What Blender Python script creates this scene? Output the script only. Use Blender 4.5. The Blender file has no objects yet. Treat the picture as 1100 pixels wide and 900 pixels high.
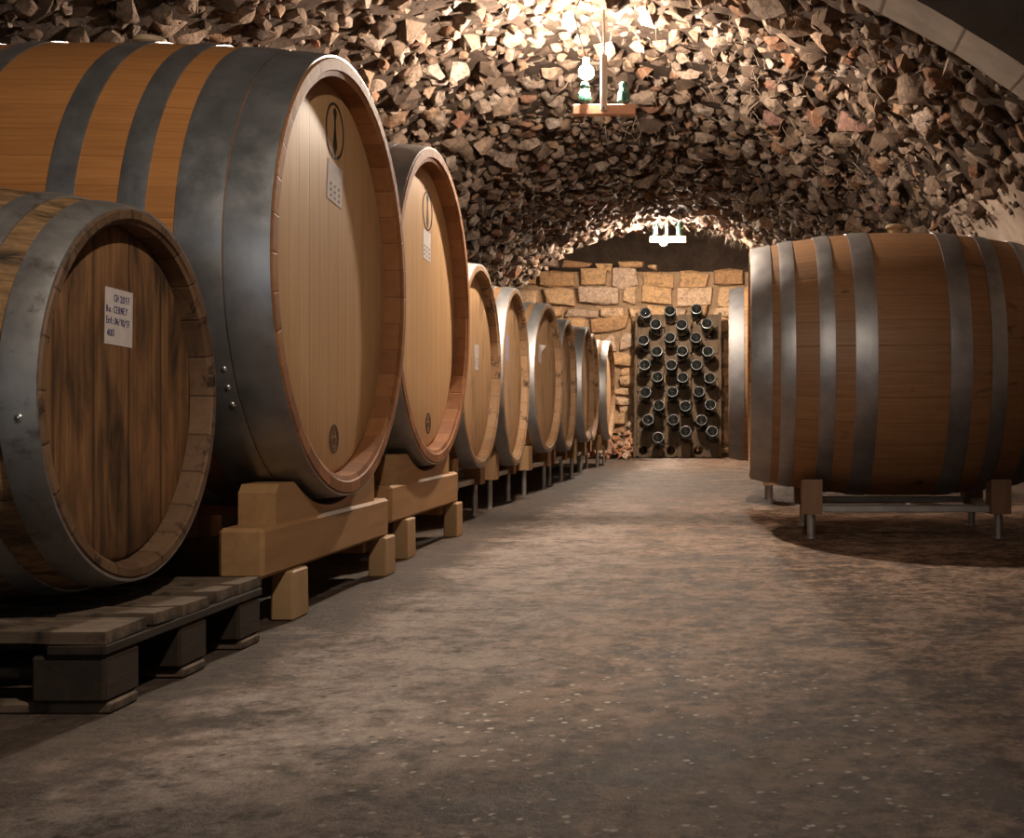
import bpy, bmesh, math, random
import numpy as np
from mathutils import Vector, Matrix, Euler, noise

PI = math.pi
rnd = random.Random(7)
SC = bpy.context.scene
COL = SC.collection

# world axes: X to the right, Y away from the camera along the aisle, Z up.
F, VX, HY, CH = 1340.0, 785.0, 444.0, 0.5      # focal length (px), vanishing point, eye height


def unproj(px, py, d):
    return Vector(((px - VX) * d / F, d, CH + (HY - py) * d / F))


# ------------------------------------------------------------------ helpers
def tag(o, label=None, cat=None, group=None, kind=None):
    if label: o['label'] = label
    if cat: o['category'] = cat
    if group: o['group'] = group
    if kind: o['kind'] = kind
    return o


def empty(name, loc, rz=0.0):
    o = bpy.data.objects.new(name, None)
    o.empty_display_size = 0.1
    COL.objects.link(o)
    o.location = loc
    o.rotation_euler = (0, 0, rz)
    return o


def mesh_obj(name, verts, faces, mats, parent=None, loc=(0, 0, 0), rot=(0, 0, 0), smooth=None, idx=None):
    me = bpy.data.meshes.new(name)
    me.from_pydata([tuple(v) for v in verts], [], [tuple(f) for f in faces])
    if not isinstance(mats, (list, tuple)): mats = [mats]
    for m in mats: me.materials.append(m)
    if idx is not None: me.polygons.foreach_set('material_index', idx)
    bm = bmesh.new(); bm.from_mesh(me)
    bmesh.ops.recalc_face_normals(bm, faces=bm.faces)
    bm.to_mesh(me); bm.free()
    if smooth is not None:
        me.shade_smooth()
        me.set_sharp_from_angle(angle=math.radians(smooth))
    o = bpy.data.objects.new(name, me)
    COL.objects.link(o)
    o.location = loc
    o.rotation_euler = rot
    if parent: o.parent = parent
    return o


class MB:
    """collects verts / faces of one mesh"""
    def __init__(s): s.v = []; s.f = []; s.m = []

    def add(s, v, f, m=0):
        k = len(s.v)
        s.v += [Vector(p) for p in v]
        s.f += [tuple(i + k for i in q) for q in f]
        s.m += [m] * len(f)

    def box(s, c, d, rot=None, taper=0.0, bev=0.006, m=0):
        """bevelled box (chamfered edges), size d, centred at c"""
        x, y, z = d[0] / 2, d[1] / 2, d[2] / 2
        b = min(bev, x * .45, y * .45, z * .45)
        pts = []
        for sx in (-1, 1):
            for sy in (-1, 1):
                for sz in (-1, 1):
                    t = 1 - taper if sz > 0 else 1
                    pts += [(sx * (x - b) * t, sy * (y - b) * t, sz * z), (sx * (x - b) * t, sy * y * t, sz * (z - b)), (sx * x * t, sy * (y - b) * t, sz * (z - b))]
        v, f = hull(pts)
        R = rot.to_matrix() if rot is not None else Matrix.Identity(3)
        s.add([R @ p + Vector(c) for p in v], f, m)

    def tube(s, path, r, n=8, m=0, caps=True):
        path = [Vector(p) for p in path]
        k = len(s.v)
        rr = r if isinstance(r, (list, tuple)) else [r] * len(path)
        up = Vector((0.13, 0.31, 0.94)).normalized()
        for i, p in enumerate(path):
            t = (path[min(i + 1, len(path) - 1)] - path[max(i - 1, 0)]).normalized()
            a = t.cross(up)
            if a.length < 1e-3: a = t.cross(Vector((1, 0, 0)))
            a.normalize(); b = t.cross(a)
            for j in range(n):
                an = 2 * PI * j / n
                s.v.append(p + (a * math.cos(an) + b * math.sin(an)) * rr[i])
        for i in range(len(path) - 1):
            for j in range(n):
                s.f.append((k + i * n + j, k + i * n + (j + 1) % n, k + (i + 1) * n + (j + 1) % n, k + (i + 1) * n + j)); s.m.append(m)
        if caps:
            s.f.append(tuple(k + j for j in range(n))); s.m.append(m)
            e = k + (len(path) - 1) * n
            s.f.append(tuple(e + j for j in range(n))); s.m.append(m)

    def lathe(s, prof, n=32, axis='z', closed=False, m=0, ms=None):
        """prof: list of (t, r) along the axis"""
        k = len(s.v)
        for t, r in prof:
            for j in range(n):
                a = 2 * PI * j / n
                c, d = r * math.cos(a), r * math.sin(a)
                s.v.append(Vector((c, d, t)) if axis == 'z' else Vector((t, c, d)))
        L = len(prof)
        for i in range(L if closed else L - 1):
            i2 = (i + 1) % L
            for j in range(n):
                s.f.append((k + i * n + j, k + i * n + (j + 1) % n, k + i2 * n + (j + 1) % n, k + i2 * n + j))
                s.m.append(ms[i] if ms else m)
        if not closed:
            for i in (0, L - 1):
                if prof[i][1] > 1e-5:
                    s.f.append(tuple(k + i * n + j for j in range(n))); s.m.append(m)

    def build(s, name, mats, parent=None, loc=(0, 0, 0), rot=(0, 0, 0), smooth=None):
        return mesh_obj(name, s.v, s.f, mats, parent, loc, rot, smooth, s.m)


def hull(pts):
    bm = bmesh.new()
    for p in pts: bm.verts.new(p)
    r = bmesh.ops.convex_hull(bm, input=bm.verts)
    dead = [g for g in set(r['geom_interior']) | set(r['geom_unused']) if isinstance(g, bmesh.types.BMVert)]
    if dead: bmesh.ops.delete(bm, geom=dead, context='VERTS')
    bmesh.ops.dissolve_limit(bm, angle_limit=0.02, verts=bm.verts, edges=bm.edges)
    bm.verts.index_update()
    v = [x.co.copy() for x in bm.verts]
    f = [tuple(q.index for q in p.verts) for p in bm.faces]
    bm.free()
    return v, f


# ------------------------------------------------------------------ materials
class NT:
    def __init__(s, name):
        s.mat = bpy.data.materials.new(name)
        s.mat.use_nodes = True
        s.t = s.mat.node_tree
        s.t.nodes.clear()
        s.out = s.n('ShaderNodeOutputMaterial')
        s.bsdf = s.n('ShaderNodeBsdfPrincipled')
        s.t.links.new(s.bsdf.outputs[0], s.out.inputs[0])

    def n(s, typ, **kw):
        nd = s.t.nodes.new(typ)
        for k, v in kw.items(): setattr(nd, k, v)
        return nd

    def link(s, a, b): s.t.links.new(a, b)

    def set(s, inp, v):
        if hasattr(v, 'is_output') or hasattr(v, 'links'): s.link(v, inp)
        else: inp.default_value = v

    def coord(s, kind='Object'):
        return s.n('ShaderNodeTexCoord').outputs[kind]

    def mapping(s, vec, scale=(1, 1, 1), loc=(0, 0, 0)):
        m = s.n('ShaderNodeMapping')
        s.link(vec, m.inputs[0]); m.inputs['Scale'].default_value = scale; m.inputs['Location'].default_value = loc
        return m.outputs[0]

    def noise(s, vec, scale, detail=4, rough=.55, dist=0.0):
        n = s.n('ShaderNodeTexNoise')
        s.link(vec, n.inputs['Vector']); n.inputs['Scale'].default_value = scale
        n.inputs['Detail'].default_value = detail; n.inputs['Roughness'].default_value = rough
        n.inputs['Distortion'].default_value = dist
        return n.outputs['Fac']

    def math(s, op, a, b=None, c=None):
        m = s.n('ShaderNodeMath', operation=op)
        s.set(m.inputs[0], a)
        if b is not None: s.set(m.inputs[1], b)
        if c is not None: s.set(m.inputs[2], c)
        return m.outputs[0]

    def ramp(s, fac, stops, interp='LINEAR'):
        r = s.n('ShaderNodeValToRGB')
        r.color_ramp.interpolation = interp
        el = r.color_ramp.elements
        while len(el) < len(stops): el.new(.5)
        for e, (p, c) in zip(el, stops):
            e.position = p
            e.color = (c, c, c, 1) if isinstance(c, (int, float)) else (*c, 1)
        s.link(fac, r.inputs[0])
        return r.outputs[0]

    def mix(s, fac, a, b, mode='MIX'):
        m = s.n('ShaderNodeMix', data_type='RGBA', blend_type=mode)
        s.set(m.inputs[0], fac)
        for i, v in ((6, a), (7, b)):
            if isinstance(v, tuple): m.inputs[i].default_value = (*v, 1)
            else: s.link(v, m.inputs[i])
        return m.outputs[2]

    def bump(s, h, strength=.3, dist=.01):
        b = s.n('ShaderNodeBump')
        b.inputs['Strength'].default_value = strength; b.inputs['Distance'].default_value = dist
        s.link(h, b.inputs['Height']); s.link(b.outputs[0], s.bsdf.inputs['Normal'])

    def fin(s, color=None, rough=None, metal=None, spec=None):
        B = s.bsdf.inputs
        if color is not None:
            if isinstance(color, tuple): B['Base Color'].default_value = (*color, 1)
            else: s.link(color, B['Base Color'])
        if rough is not None: s.set(B['Roughness'], rough)
        if metal is not None: s.set(B['Metallic'], metal)
        if spec is not None: s.set(B['Specular IOR Level'], spec)
        return s.mat


def stave_mat(name, base, dark, n=30, var=.28, dirt=0.0, rough=.5, dirtcol=(.02, .016, .013), seam=.55):
    t = NT(name)
    o = t.coord()
    sep = t.n('ShaderNodeSeparateXYZ'); t.link(o, sep.inputs[0])
    ang = t.math('ARCTAN2', sep.outputs[1], sep.outputs[2])
    u = t.math('MULTIPLY', ang, n / (2 * PI))
    sid = t.math('FLOOR', u)
    fr = t.math('FRACT', u)
    wn = t.n('ShaderNodeTexWhiteNoise', noise_dimensions='1D'); t.link(sid, wn.inputs['W'])
    cmb = t.n('ShaderNodeCombineXYZ')
    t.link(t.math('MULTIPLY', sep.outputs[0], 2.2), cmb.inputs[0])
    t.link(t.math('MULTIPLY', u, 4.0), cmb.inputs[1])
    t.link(t.math('MULTIPLY', sid, 3.7), cmb.inputs[2])
    g = t.noise(cmb.outputs[0], 2.2, 6, .62, .4)
    c = t.mix(t.ramp(g, [(.3, 0.0), (.72, 1.0)]), dark, base)
    v = t.math('MULTIPLY_ADD', wn.outputs['Value'], var, 1 - var / 2)
    cv = t.n('ShaderNodeCombineXYZ')
    for i in range(3): t.link(v, cv.inputs[i])
    c = t.mix(1.0, c, cv.outputs[0], 'MULTIPLY')
    # narrow seams between staves
    e = t.math('MINIMUM', fr, t.math('SUBTRACT', 1.0, fr))
    sm = t.ramp(e, [(0.0, 1.0), (.035, 0.0)])
    c = t.mix(t.math('MULTIPLY', sm, seam), c, tuple(x * .3 for x in dark))
    if dirt > 0:
        d1 = t.noise(t.mapping(o, (9, 22, 22)), 1.0, 6, .65, .6)
        d2 = t.noise(o, 3.0, 3)
        d = t.math('ADD', t.math('MULTIPLY', d1, .65), t.math('MULTIPLY', d2, .35))
        c = t.mix(t.ramp(d, [(.62 - dirt * .22, 0.0), (.70 - dirt * .12, 1.0)]), c, dirtcol)
    t.bump(t.math('SUBTRACT', t.math('MULTIPLY', g, .25), sm), .35, .004)
    return t.fin(c, rough, spec=.35)


def head_mat(name, base, dark, plank=.085, var=.22, dirt=0.0, rough=.55, stain=(.03, .02, .015), shift=.37, sw=.03):
    t = NT(name)
    o = t.coord()
    sep = t.n('ShaderNodeSeparateXYZ'); t.link(o, sep.inputs[0])
    u = t.math('MULTIPLY_ADD', sep.outputs[1], 1 / plank, 40 + shift)
    sid = t.math('FLOOR', u); fr = t.math('FRACT', u)
    wn = t.n('ShaderNodeTexWhiteNoise', noise_dimensions='1D'); t.link(sid, wn.inputs['W'])
    cmb = t.n('ShaderNodeCombineXYZ')
    t.link(t.math('MULTIPLY', sep.outputs[2], 1.6), cmb.inputs[0])
    t.link(t.math('MULTIPLY', u, 5.0), cmb.inputs[1])
    t.link(t.math('MULTIPLY', sid, 2.3), cmb.inputs[2])
    g = t.noise(cmb.outputs[0], 2.0, 6, .6, .5)
    c = t.mix(t.ramp(g, [(.3, 0.0), (.7, 1.0)]), dark, base)
    v = t.math('MULTIPLY_ADD', wn.outputs['Value'], var, 1 - var / 2)
    cv = t.n('ShaderNodeCombineXYZ')
    for i in range(3): t.link(v, cv.inputs[i])
    c = t.mix(1.0, c, cv.outputs[0], 'MULTIPLY')
    e = t.math('MINIMUM', fr, t.math('SUBTRACT', 1.0, fr))
    sm = t.ramp(e, [(0.0, 1.0), (sw, 0.0)])
    c = t.mix(t.math('MULTIPLY', sm, .5 + dirt * .4), c, tuple(x * .35 for x in dark))
    if dirt > 0:
        d1 = t.noise(t.mapping(o, (1, 20, 4.5)), 1.0, 6, .65, .9)
        d2 = t.noise(t.mapping(o, (1, 5, 2.2)), 1.0, 3, .5, .4)
        d = t.math('ADD', t.math('MULTIPLY', d1, .55), t.math('MULTIPLY', d2, .45))
        c = t.mix(t.ramp(d, [(.55 - dirt * .12, 0.0), (.72 - dirt * .1, .88)]), c, stain)
    t.bump(t.math('SUBTRACT', t.math('MULTIPLY', g, .3), sm), .3, .004)
    return t.fin(c, rough, spec=.3)


def rim_mat(name, base, dark, dirt=.3, n=30, seam=.6):
    """end grain of the staves with wear and mould spots"""
    t = NT(name)
    o = t.coord()
    sep = t.n('ShaderNodeSeparateXYZ'); t.link(o, sep.inputs[0])
    u = t.math('MULTIPLY', t.math('ARCTAN2', sep.outputs[1], sep.outputs[2]), n / (2 * PI))
    fr = t.math('FRACT', u)
    wn = t.n('ShaderNodeTexWhiteNoise', noise_dimensions='1D'); t.link(t.math('FLOOR', u), wn.inputs['W'])
    g = t.noise(o, 34, 5, .65)
    c = t.mix(t.ramp(t.math('ADD', t.math('MULTIPLY', g, .6), t.math('MULTIPLY', wn.outputs['Value'], .4)), [(.25, 0.0), (.75, 1.0)]), dark, base)
    e = t.math('MINIMUM', fr, t.math('SUBTRACT', 1.0, fr))
    sm = t.ramp(e, [(0.0, 1.0), (.04, 0.0)])
    c = t.mix(t.math('MULTIPLY', sm, seam), c, tuple(x * .3 for x in dark))
    d = t.noise(o, 15, 6, .7, .5)
    c = t.mix(t.ramp(d, [(.70 - dirt * .3, 0.0), (.76 - dirt * .25, .85)]), c, (.02, .015, .012))
    t.bump(t.math('SUBTRACT', g, sm), .4, .004)
    return t.fin(c, .65, spec=.25)


def steel_mat(name, col, rough=.38, rust=.0):
    t = NT(name)
    o = t.coord()
    a = t.noise(t.mapping(o, (60, 3, 3)), 1.0, 5, .6)
    b = t.noise(o, 14, 5, .65)
    c = t.mix(t.ramp(b, [(.35, 0.0), (.7, 1.0)]), tuple(x * .72 for x in col), col)
    if rust > 0:
        d = t.noise(o, 22, 7, .7, .4)
        c = t.mix(t.ramp(d, [(.60 - rust * .1, 0.0), (.72, .8)]), c, (.10, .065, .045))
    r = t.math('MULTIPLY_ADD', b, .25, rough - .1)
    t.bump(t.math('ADD', a, t.math('MULTIPLY', b, .5)), .10, .002)
    return t.fin(c, r, .85)


def plain_wood(name, base, dark, axis=1, rough=.6, dirt=0.0):
    t = NT(name)
    o = t.coord()
    sc = [14, 14, 14]; sc[axis] = 1.3
    g = t.noise(t.mapping(o, tuple(sc)), 1.6, 6, .6, .7)
    c = t.mix(t.ramp(g, [(.3, 0.0), (.72, 1.0)]), dark, base)
    if dirt > 0:
        d = t.noise(o, 9, 6, .7, .3)
        c = t.mix(t.ramp(d, [(.62 - dirt * .25, 0.0), (.7 - dirt * .15, .9)]), c, (.022, .018, .014))
    t.bump(g, .25 + dirt * .5, .004)
    return t.fin(c, rough, spec=.3)


def flat_mat(name, col, rough=.5, metal=0.0, emit=None, spec=.4):
    t = NT(name)
    if emit:
        t.bsdf.inputs['Emission Color'].default_value = (*emit[0], 1)
        t.bsdf.inputs['Emission Strength'].default_value = emit[1]
    else:
        o = t.coord(); g = t.noise(o, 40, 4)
        col = t.mix(t.ramp(g, [(.3, 0.0), (.7, 1.0)]), tuple(x * .85 for x in col), col)
    return t.fin(col, rough, metal, spec)


def stone_mat(name, stops, rough=.9, bump=.8, mott=1.0):
    t = NT(name)
    at = t.n('ShaderNodeAttribute', attribute_name='tone')
    o = t.coord()
    c = t.ramp(at.outputs['Fac'], stops)
    g = t.noise(o, 38, 6, .7)
    g2 = t.noise(o, 9, 3)
    g3 = t.noise(o, 16, 5, .7, .6)
    c = t.mix(t.ramp(g3, [(.50, 0.0), (.62, .65 * mott)]), c, (.10, .068, .048))
    c = t.mix(t.ramp(g, [(.34, .75 * mott), (.58, 0.0)]), c, (.07, .05, .038))
    c = t.mix(t.ramp(g2, [(.56, 0.0), (.75, .5)]), c, (.30, .19, .12))
    t.bump(t.math('ADD', t.math('MULTIPLY', g, .5), g3), bump, .02)
    return t.fin(c, rough, spec=.2)


LB = (1.0, .81, .64)
M = {}
M['stave_big'] = stave_mat('oak_staves_amber', (.49, .225, .076), (.36, .150, .047), 52, .16, rough=.42, seam=.22)
M['head_big'] = head_mat('oak_head_pale', (.56, .355, .18), (.46, .275, .13), .075, .08)
M['rim_big'] = rim_mat('oak_rim_amber', (.34, .15, .06), (.20, .08, .03), .12, 40, .2)
M['stave_row'] = stave_mat('oak_staves_tan', (.40, .235, .115), (.26, .14, .065), 30, .25, .25)
M['head_row'] = head_mat('oak_head_tan', (.56, .37, .205), (.42, .255, .13), .08, .14, .10)
M['rim_row'] = rim_mat('oak_rim_mouldy', (.40, .255, .145), (.25, .15, .08), .48)
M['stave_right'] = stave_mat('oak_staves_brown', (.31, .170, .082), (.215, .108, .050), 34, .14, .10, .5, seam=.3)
M['head_old'] = head_mat('oak_head_weathered', (.34, .175, .076), (.16, .08, .036), .135, .3, 1.0, .7, (.022, .015, .011), .741, .055)
M['stave_old'] = stave_mat('oak_staves_weathered', (.40, .235, .11), (.20, .11, .05), 24, .4, .9, .7)
M['rim_old'] = rim_mat('oak_rim_weathered', (.20, .12, .07), (.10, .058, .034), .5, 24)
M['steel_dark'] = steel_mat('hoop_steel_blue', (.50, .515, .54), .36)
M['steel_pale'] = steel_mat('hoop_steel_zinc', (.56, .58, .60), .5)
M['steel_old'] = steel_mat('hoop_steel_worn', (.40, .39, .38), .5, .55)
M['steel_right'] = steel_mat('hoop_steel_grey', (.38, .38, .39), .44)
M['steel_dull'] = steel_mat('hoop_steel_dull', (.34, .34, .35), .62)
M['rivet'] = flat_mat('rivet_steel', (.75, .74, .72), .3, .9)
M['bung'] = flat_mat('bung_beige', (.52, .40, .26), .6)
M['paper'] = flat_mat('paper_white', (.62, .57, .56), .85)
M['paper_lilac'] = flat_mat('paper_lilac', (.40, .36, .48), .85)
M['ink'] = flat_mat('ink_violet', (.035, .025, .16), .7)
M['ink_grey'] = flat_mat('ink_grey', (.22, .20, .22), .7)
M['brand_black'] = flat_mat('burnt_mark', (.012, .010, .009), .7)
M['brand_brown'] = flat_mat('burnt_mark_soft', (.075, .042, .022), .7)
M['cradle'] = plain_wood('cradle_pine', (.43, .25, .118), (.32, .178, .076), 1)
M['cradle_end'] = plain_wood('foot_pine', (.46, .30, .16), (.34, .21, .10), 2)
M['pallet'] = plain_wood('pallet_grey_wood', (.20, .145, .10), (.085, .058, .04), 0, .85, .6)
M['pallet_shaded'] = plain_wood('pallet_shaded_wood', (.045, .031, .021), (.02, .014, .010), 1, .9, .5)  # pallet wood darkened: shade below the deck is put into the colour
M['block'] = plain_wood('stand_block_wood', (.42, .26, .13), (.28, .16, .075), 2)
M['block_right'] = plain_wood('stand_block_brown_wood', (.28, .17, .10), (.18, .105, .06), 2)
M['stand_steel'] = steel_mat('stand_steel', (.46, .45, .44), .42)
M['lamp_bar'] = plain_wood('lamp_bar_wood', (.62, .36, .24), (.5, .27, .17), 0)
M['lamp_stem'] = plain_wood('lamp_stem_wood', (.62, .50, .42), (.5, .38, .31), 2)
M['pin'] = flat_mat('pin_iron', (.30, .24, .20), .5, .7)
M['cord'] = flat_mat('cord_dark', (.05, .045, .04), .7)
t = NT('insulator_green_glass')
t.bsdf.inputs['Transmission Weight'].default_value = .55
t.bsdf.inputs['IOR'].default_value = 1.45
M['glass_green'] = t.fin((.10, .28, .21), .15)
t = NT('bottle_dark_glass')
M['bottle'] = t.fin((.010, .012, .011), .10, spec=.6)
t = NT('bottle_base_ring')
M['bottle_ring'] = t.fin((.16, .17, .18), .35, spec=.6)
M['bulb'] = flat_mat('bulb_glow', (1, 1, 1), .5, emit=(LB, 6300.0))
M['bulb_far'] = flat_mat('bulb_glow_far', (1, 1, 1), .5, emit=(LB, 7600.0))
M['rack'] = plain_wood('rack_wood', (.115, .075, .040), (.045, .030, .018), 2, .75, .3)

STONE = [(0.0, (.032, .022, .017)), (.28, (.10, .068, .048)), (.52, (.22, .158, .115)), (.74, (.34, .28, .235)), (.86, (.28, .17, .10)), (.94, (.22, .10, .055)), (1.0, (.28, .16, .14))]
M['stone'] = stone_mat('vault_rubble_stone', STONE)
M['wallstone'] = stone_mat('wall_warm_stone', [(0.0, (.42, .23, .11)), (.3, (.60, .375, .19)), (.7, (.68, .475, .30)), (.9, (.56, .41, .30)), (1.0, (.40, .26, .17))], bump=1.0, mott=.65)
M['rubble'] = stone_mat('rubble_orange', [(0.0, (.45, .16, .07)), (.3, (.55, .28, .14)), (.6, (.6, .47, .36)), (1.0, (.5, .2, .1))])


def ground_mat():
    t = NT('cellar_concrete_floor')
    o = t.coord()
    n1 = t.noise(o, .9, 5, .6, .3)
    n2 = t.noise(o, 4.5, 7, .68, .4)
    n3 = t.noise(t.mapping(o, (6, 2.2, 1)), 1.2, 6, .7, .6)
    n4 = t.noise(o, 42, 6, .75)
    n6 = t.noise(o, 15, 6, .72, .3)
    n7 = t.noise(t.mapping(o, (1, .8, 1)), 30, 8, .8, .2)
    nm = t.math('ADD', t.math('MULTIPLY', n2, .34), t.math('ADD', t.math('MULTIPLY', n6, .32), t.math('MULTIPLY', n7, .34)))
    c = t.ramp(nm, [(.445, (.052, .032, .021)), (.50, (.195, .128, .088)), (.55, (.40, .280, .205))])
    c = t.mix(t.ramp(n1, [(.50, 0.0), (.68, .55)]), c, (.105, .078, .060))
    c = t.mix(t.ramp(n3, [(.56, 0.0), (.72, .55)]), c, (.36, .30, .265))
    c = t.mix(t.ramp(n4, [(.57, 0.0), (.68, .75)]), c, (.05, .035, .026))
    # damp dark band and efflorescence beside the cask row
    sep = t.n('ShaderNodeSeparateXYZ'); t.link(o, sep.inputs[0])
    n5 = t.noise(o, 3.2, 6, .7, .5)
    edge = t.ramp(t.math('ADD', sep.outputs[0], t.math('MULTIPLY', n5, .7)), [(0.0, 0.0), (1.0, 1.0)])
    band = t.ramp(t.math('ADD', t.math('MULTIPLY', sep.outputs[0], -1.0), t.math('MULTIPLY_ADD', n5, .9, -.45)), [(.25, 0.0), (.62, .6), (.80, .6), (.98, 0.0)])
    c = t.mix(t.math('MULTIPLY', band, t.ramp(nm, [(.40, 0.0), (.54, 1.0)])), c, (.50, .44, .41))
    damp = t.ramp(t.math('ADD', t.math('MULTIPLY', sep.outputs[0], -1.0), t.math('MULTIPLY_ADD', n5, .6, -.3)), [(.82, 0.0), (.98, .8)])
    c = t.mix(damp, c, (.06, .045, .036))
    vp = t.n('ShaderNodeTexVoronoi'); t.link(o, vp.inputs['Vector']); vp.inputs['Scale'].default_value = 26
    pit = t.math('MULTIPLY', t.ramp(vp.outputs['Distance'], [(.10, 1.0), (.24, 0.0)]), t.ramp(t.noise(o, 7, 4), [(.50, 0.0), (.58, .9)]))
    c = t.mix(pit, c, (.030, .020, .014))
    # pale stone chips set in the surface
    vo = t.n('ShaderNodeTexVoronoi'); t.link(o, vo.inputs['Vector']); vo.inputs['Scale'].default_value = 42
    chips = t.ramp(vo.outputs['Distance'], [(.19, 1.0), (.29, 0.0)])
    pick = t.math('GREATER_THAN', t.noise(o, 21, 2), .54)
    dv = t.n('ShaderNodeVectorMath', operation='DISTANCE'); t.link(t.mapping(o, (1.0, .8, 0)), dv.inputs[0]); dv.inputs[1].default_value = (-.12, 1.55, 0)
    zone = t.ramp(t.math('ADD', dv.outputs['Value'], t.math('MULTIPLY', t.noise(o, 3.0, 3), .5)), [(.55, 1.0), (.90, 0.0)])
    ch = t.math('MULTIPLY', t.math('MULTIPLY', chips, pick), zone)
    c = t.mix(ch, c, (.85, .78, .68))
    h = t.math('ADD', t.math('MULTIPLY', n7, .7), t.math('ADD', t.math('MULTIPLY', n4, .35), t.math('MULTIPLY', n3, .4)))
    t.bump(h, .8, .02)
    r = t.math('MULTIPLY_ADD', n2, .35, .5)
    return t.fin(c, r, spec=.3)


def mortar_mat(name, a, b, sc=12):
    t = NT(name)
    o = t.coord()
    n1 = t.noise(o, sc, 7, .7, .3)
    c = t.ramp(n1, [(.3, a), (.7, b)])
    t.bump(n1, .8, .03)
    return t.fin(c, .92, spec=.15)


def concrete_mat():
    t = NT('board_marked_concrete')
    o = t.coord()
    n1 = t.noise(o, 6, 6, .65)
    c = t.ramp(n1, [(.3, (.25, .205, .165)), (.7, (.38, .325, .275))])
    sep = t.n('ShaderNodeSeparateXYZ'); t.link(o, sep.inputs[0])
    fr = t.math('FRACT', t.math('ADD', t.math('MULTIPLY', sep.outputs[2], 9.0), t.math('MULTIPLY', sep.outputs[0], .8)))
    ln = t.ramp(fr, [(0.0, 1.0), (.05, 0.0)])
    c = t.mix(t.math('MULTIPLY', ln, .45), c, (.10, .08, .065))
    t.bump(t.math('SUBTRACT', n1, t.math('MULTIPLY', ln, .5)), .4, .01)
    return t.fin(c, .85, spec=.2)


M['floor'] = ground_mat()
M['mortar'] = mortar_mat('vault_mortar', (.022, .016, .012), (.075, .052, .038))
M['wall_mortar'] = mortar_mat('wall_mortar', (.20, .13, .075), (.36, .245, .15))
M['shade_dark'] = mortar_mat('shade_dark_masonry', (.045, .030, .022), (.11, .075, .052), 5)  # dark tone stands in for the shadow band above the back wall
M['plaster'] = mortar_mat('wall_plaster', (.34, .27, .215), (.48, .40, .335), 7)
M['concrete'] = concrete_mat()
M['root'] = flat_mat('root_fibre', (.34, .27, .21), .9)

# ------------------------------------------------------------------ the vault
CX = -0.55


def lerp_tab(tab, z):
    for (z0, a), (z1, b) in zip(tab, tab[1:]):
        if z <= z1:
            k = min(1, max(0, (z - z0) / (z1 - z0)))
            return a + (b - a) * k
    return tab[-1][1]


AL = [(0, 2.55), (5.4, 2.55), (7, 2.3), (12.8, 2.28)]
AR = [(0, 2.35), (9.2, 2.35), (11.4, 2.0), (12.8, 1.80)]
BB = [(0, 2.10), (6.5, 2.14), (12.8, 2.16)]
SPR = 0.28
ZN, ZL, ZB = -2.4, 12.8, 14.5


def vault(u, y):
    c, s = math.cos(u), math.sin(u)
    a = lerp_tab(AR if c > 0 else AL, y)
    b = lerp_tab(BB, y)
    p = Vector((CX + a * c, y, SPR + b * s))
    n = Vector((-c / a, 0, -s / b)).normalized()
    return p, n


def fbm(p, s):
    return noise.fractal(Vector(p) * s, 1.0, 2.0, 4)


def set_tone(o, vals):
    at = o.data.attributes.new('tone', 'FLOAT', 'FACE')
    at.data.foreach_set('value', np.asarray(vals, dtype=np.float32))


def rock_templates(n, k=13, sharp=.35, seed=3):
    r = random.Random(seed)
    out = []
    for _ in range(n):
        pts = []
        for _ in range(k):
            v = Vector((r.gauss(0, 1), r.gauss(0, 1), r.gauss(0, 1))).normalized()
            v *= 1 - sharp * r.random()
            pts.append(v)
        out.append(hull(pts))
    return out


ROCKS = rock_templates(36)
CHIPS = rock_templates(16, 11, .2, 11)


def base_strip(name, u0, u1, nu, y0, y1, ny, mat, amp, kind='structure', parent=None, to_floor=()):
    v, f = [], []
    us = [u0 + (u1 - u0) * i / nu for i in range(nu + 1)]
    for j in range(ny + 1):
        y = y0 + (y1 - y0) * j / ny
        row = []
        for i, u in enumerate(us):
            p, n = vault(u, y)
            d = amp * fbm(p, 3.0)
            row.append(p + n * d)
        if 'r' in to_floor: row.insert(0, Vector((row[0].x, y, -.02)))
        if 'l' in to_floor: row.append(Vector((row[-1].x, y, -.02)))
        v += row
    w = len(v) // (ny + 1)
    for j in range(ny):
        for i in range(w - 1):
            f.append((j * w + i, j * w + i + 1, (j + 1) * w + i + 1, (j + 1) * w + i))
    o = mesh_obj(name, v, f, mat, parent, smooth=50)
    if kind: o['kind'] = kind
    return o


def ang_h_right(h, y):
    b = lerp_tab(BB, y)
    return math.asin(min(1, (h - SPR) / b))


U_PL = 0.70            # below this angle the right side is plastered wall
base_strip('ceiling', U_PL, PI - .30, 90, ZN, ZL, 130, M['mortar'], .035)
base_strip('wall_left', PI - .30, PI, 10, ZN, ZL, 60, M['mortar'], .03, to_floor=('l',))
base_strip('wall_right', 0.0, U_PL, 24, ZN, ZL, 110, M['plaster'], .035, to_floor=('r',))

# rubble stones bedded in the vault: one continuous masonry surface
def rough_templates(src, seed, amp=.10):
    r = random.Random(seed)
    out = []
    for tv, tf in src:
        bm = bmesh.new()
        vs = [bm.verts.new(p) for p in tv]
        for q in tf: bm.faces.new([vs[i] for i in q])
        bmesh.ops.triangulate(bm, faces=bm.faces)
        bmesh.ops.subdivide_edges(bm, edges=bm.edges, cuts=1, use_grid_fill=True)
        for p in bm.verts: p.co *= 1 + r.uniform(-amp, amp * .7)
        bmesh.ops.triangulate(bm, faces=bm.faces)
        bm.verts.index_update()
        out.append((np.array([p.co[:] for p in bm.verts]), np.array([[q.index for q in p.verts] for p in bm.faces])))
        bm.free()
    return out


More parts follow.
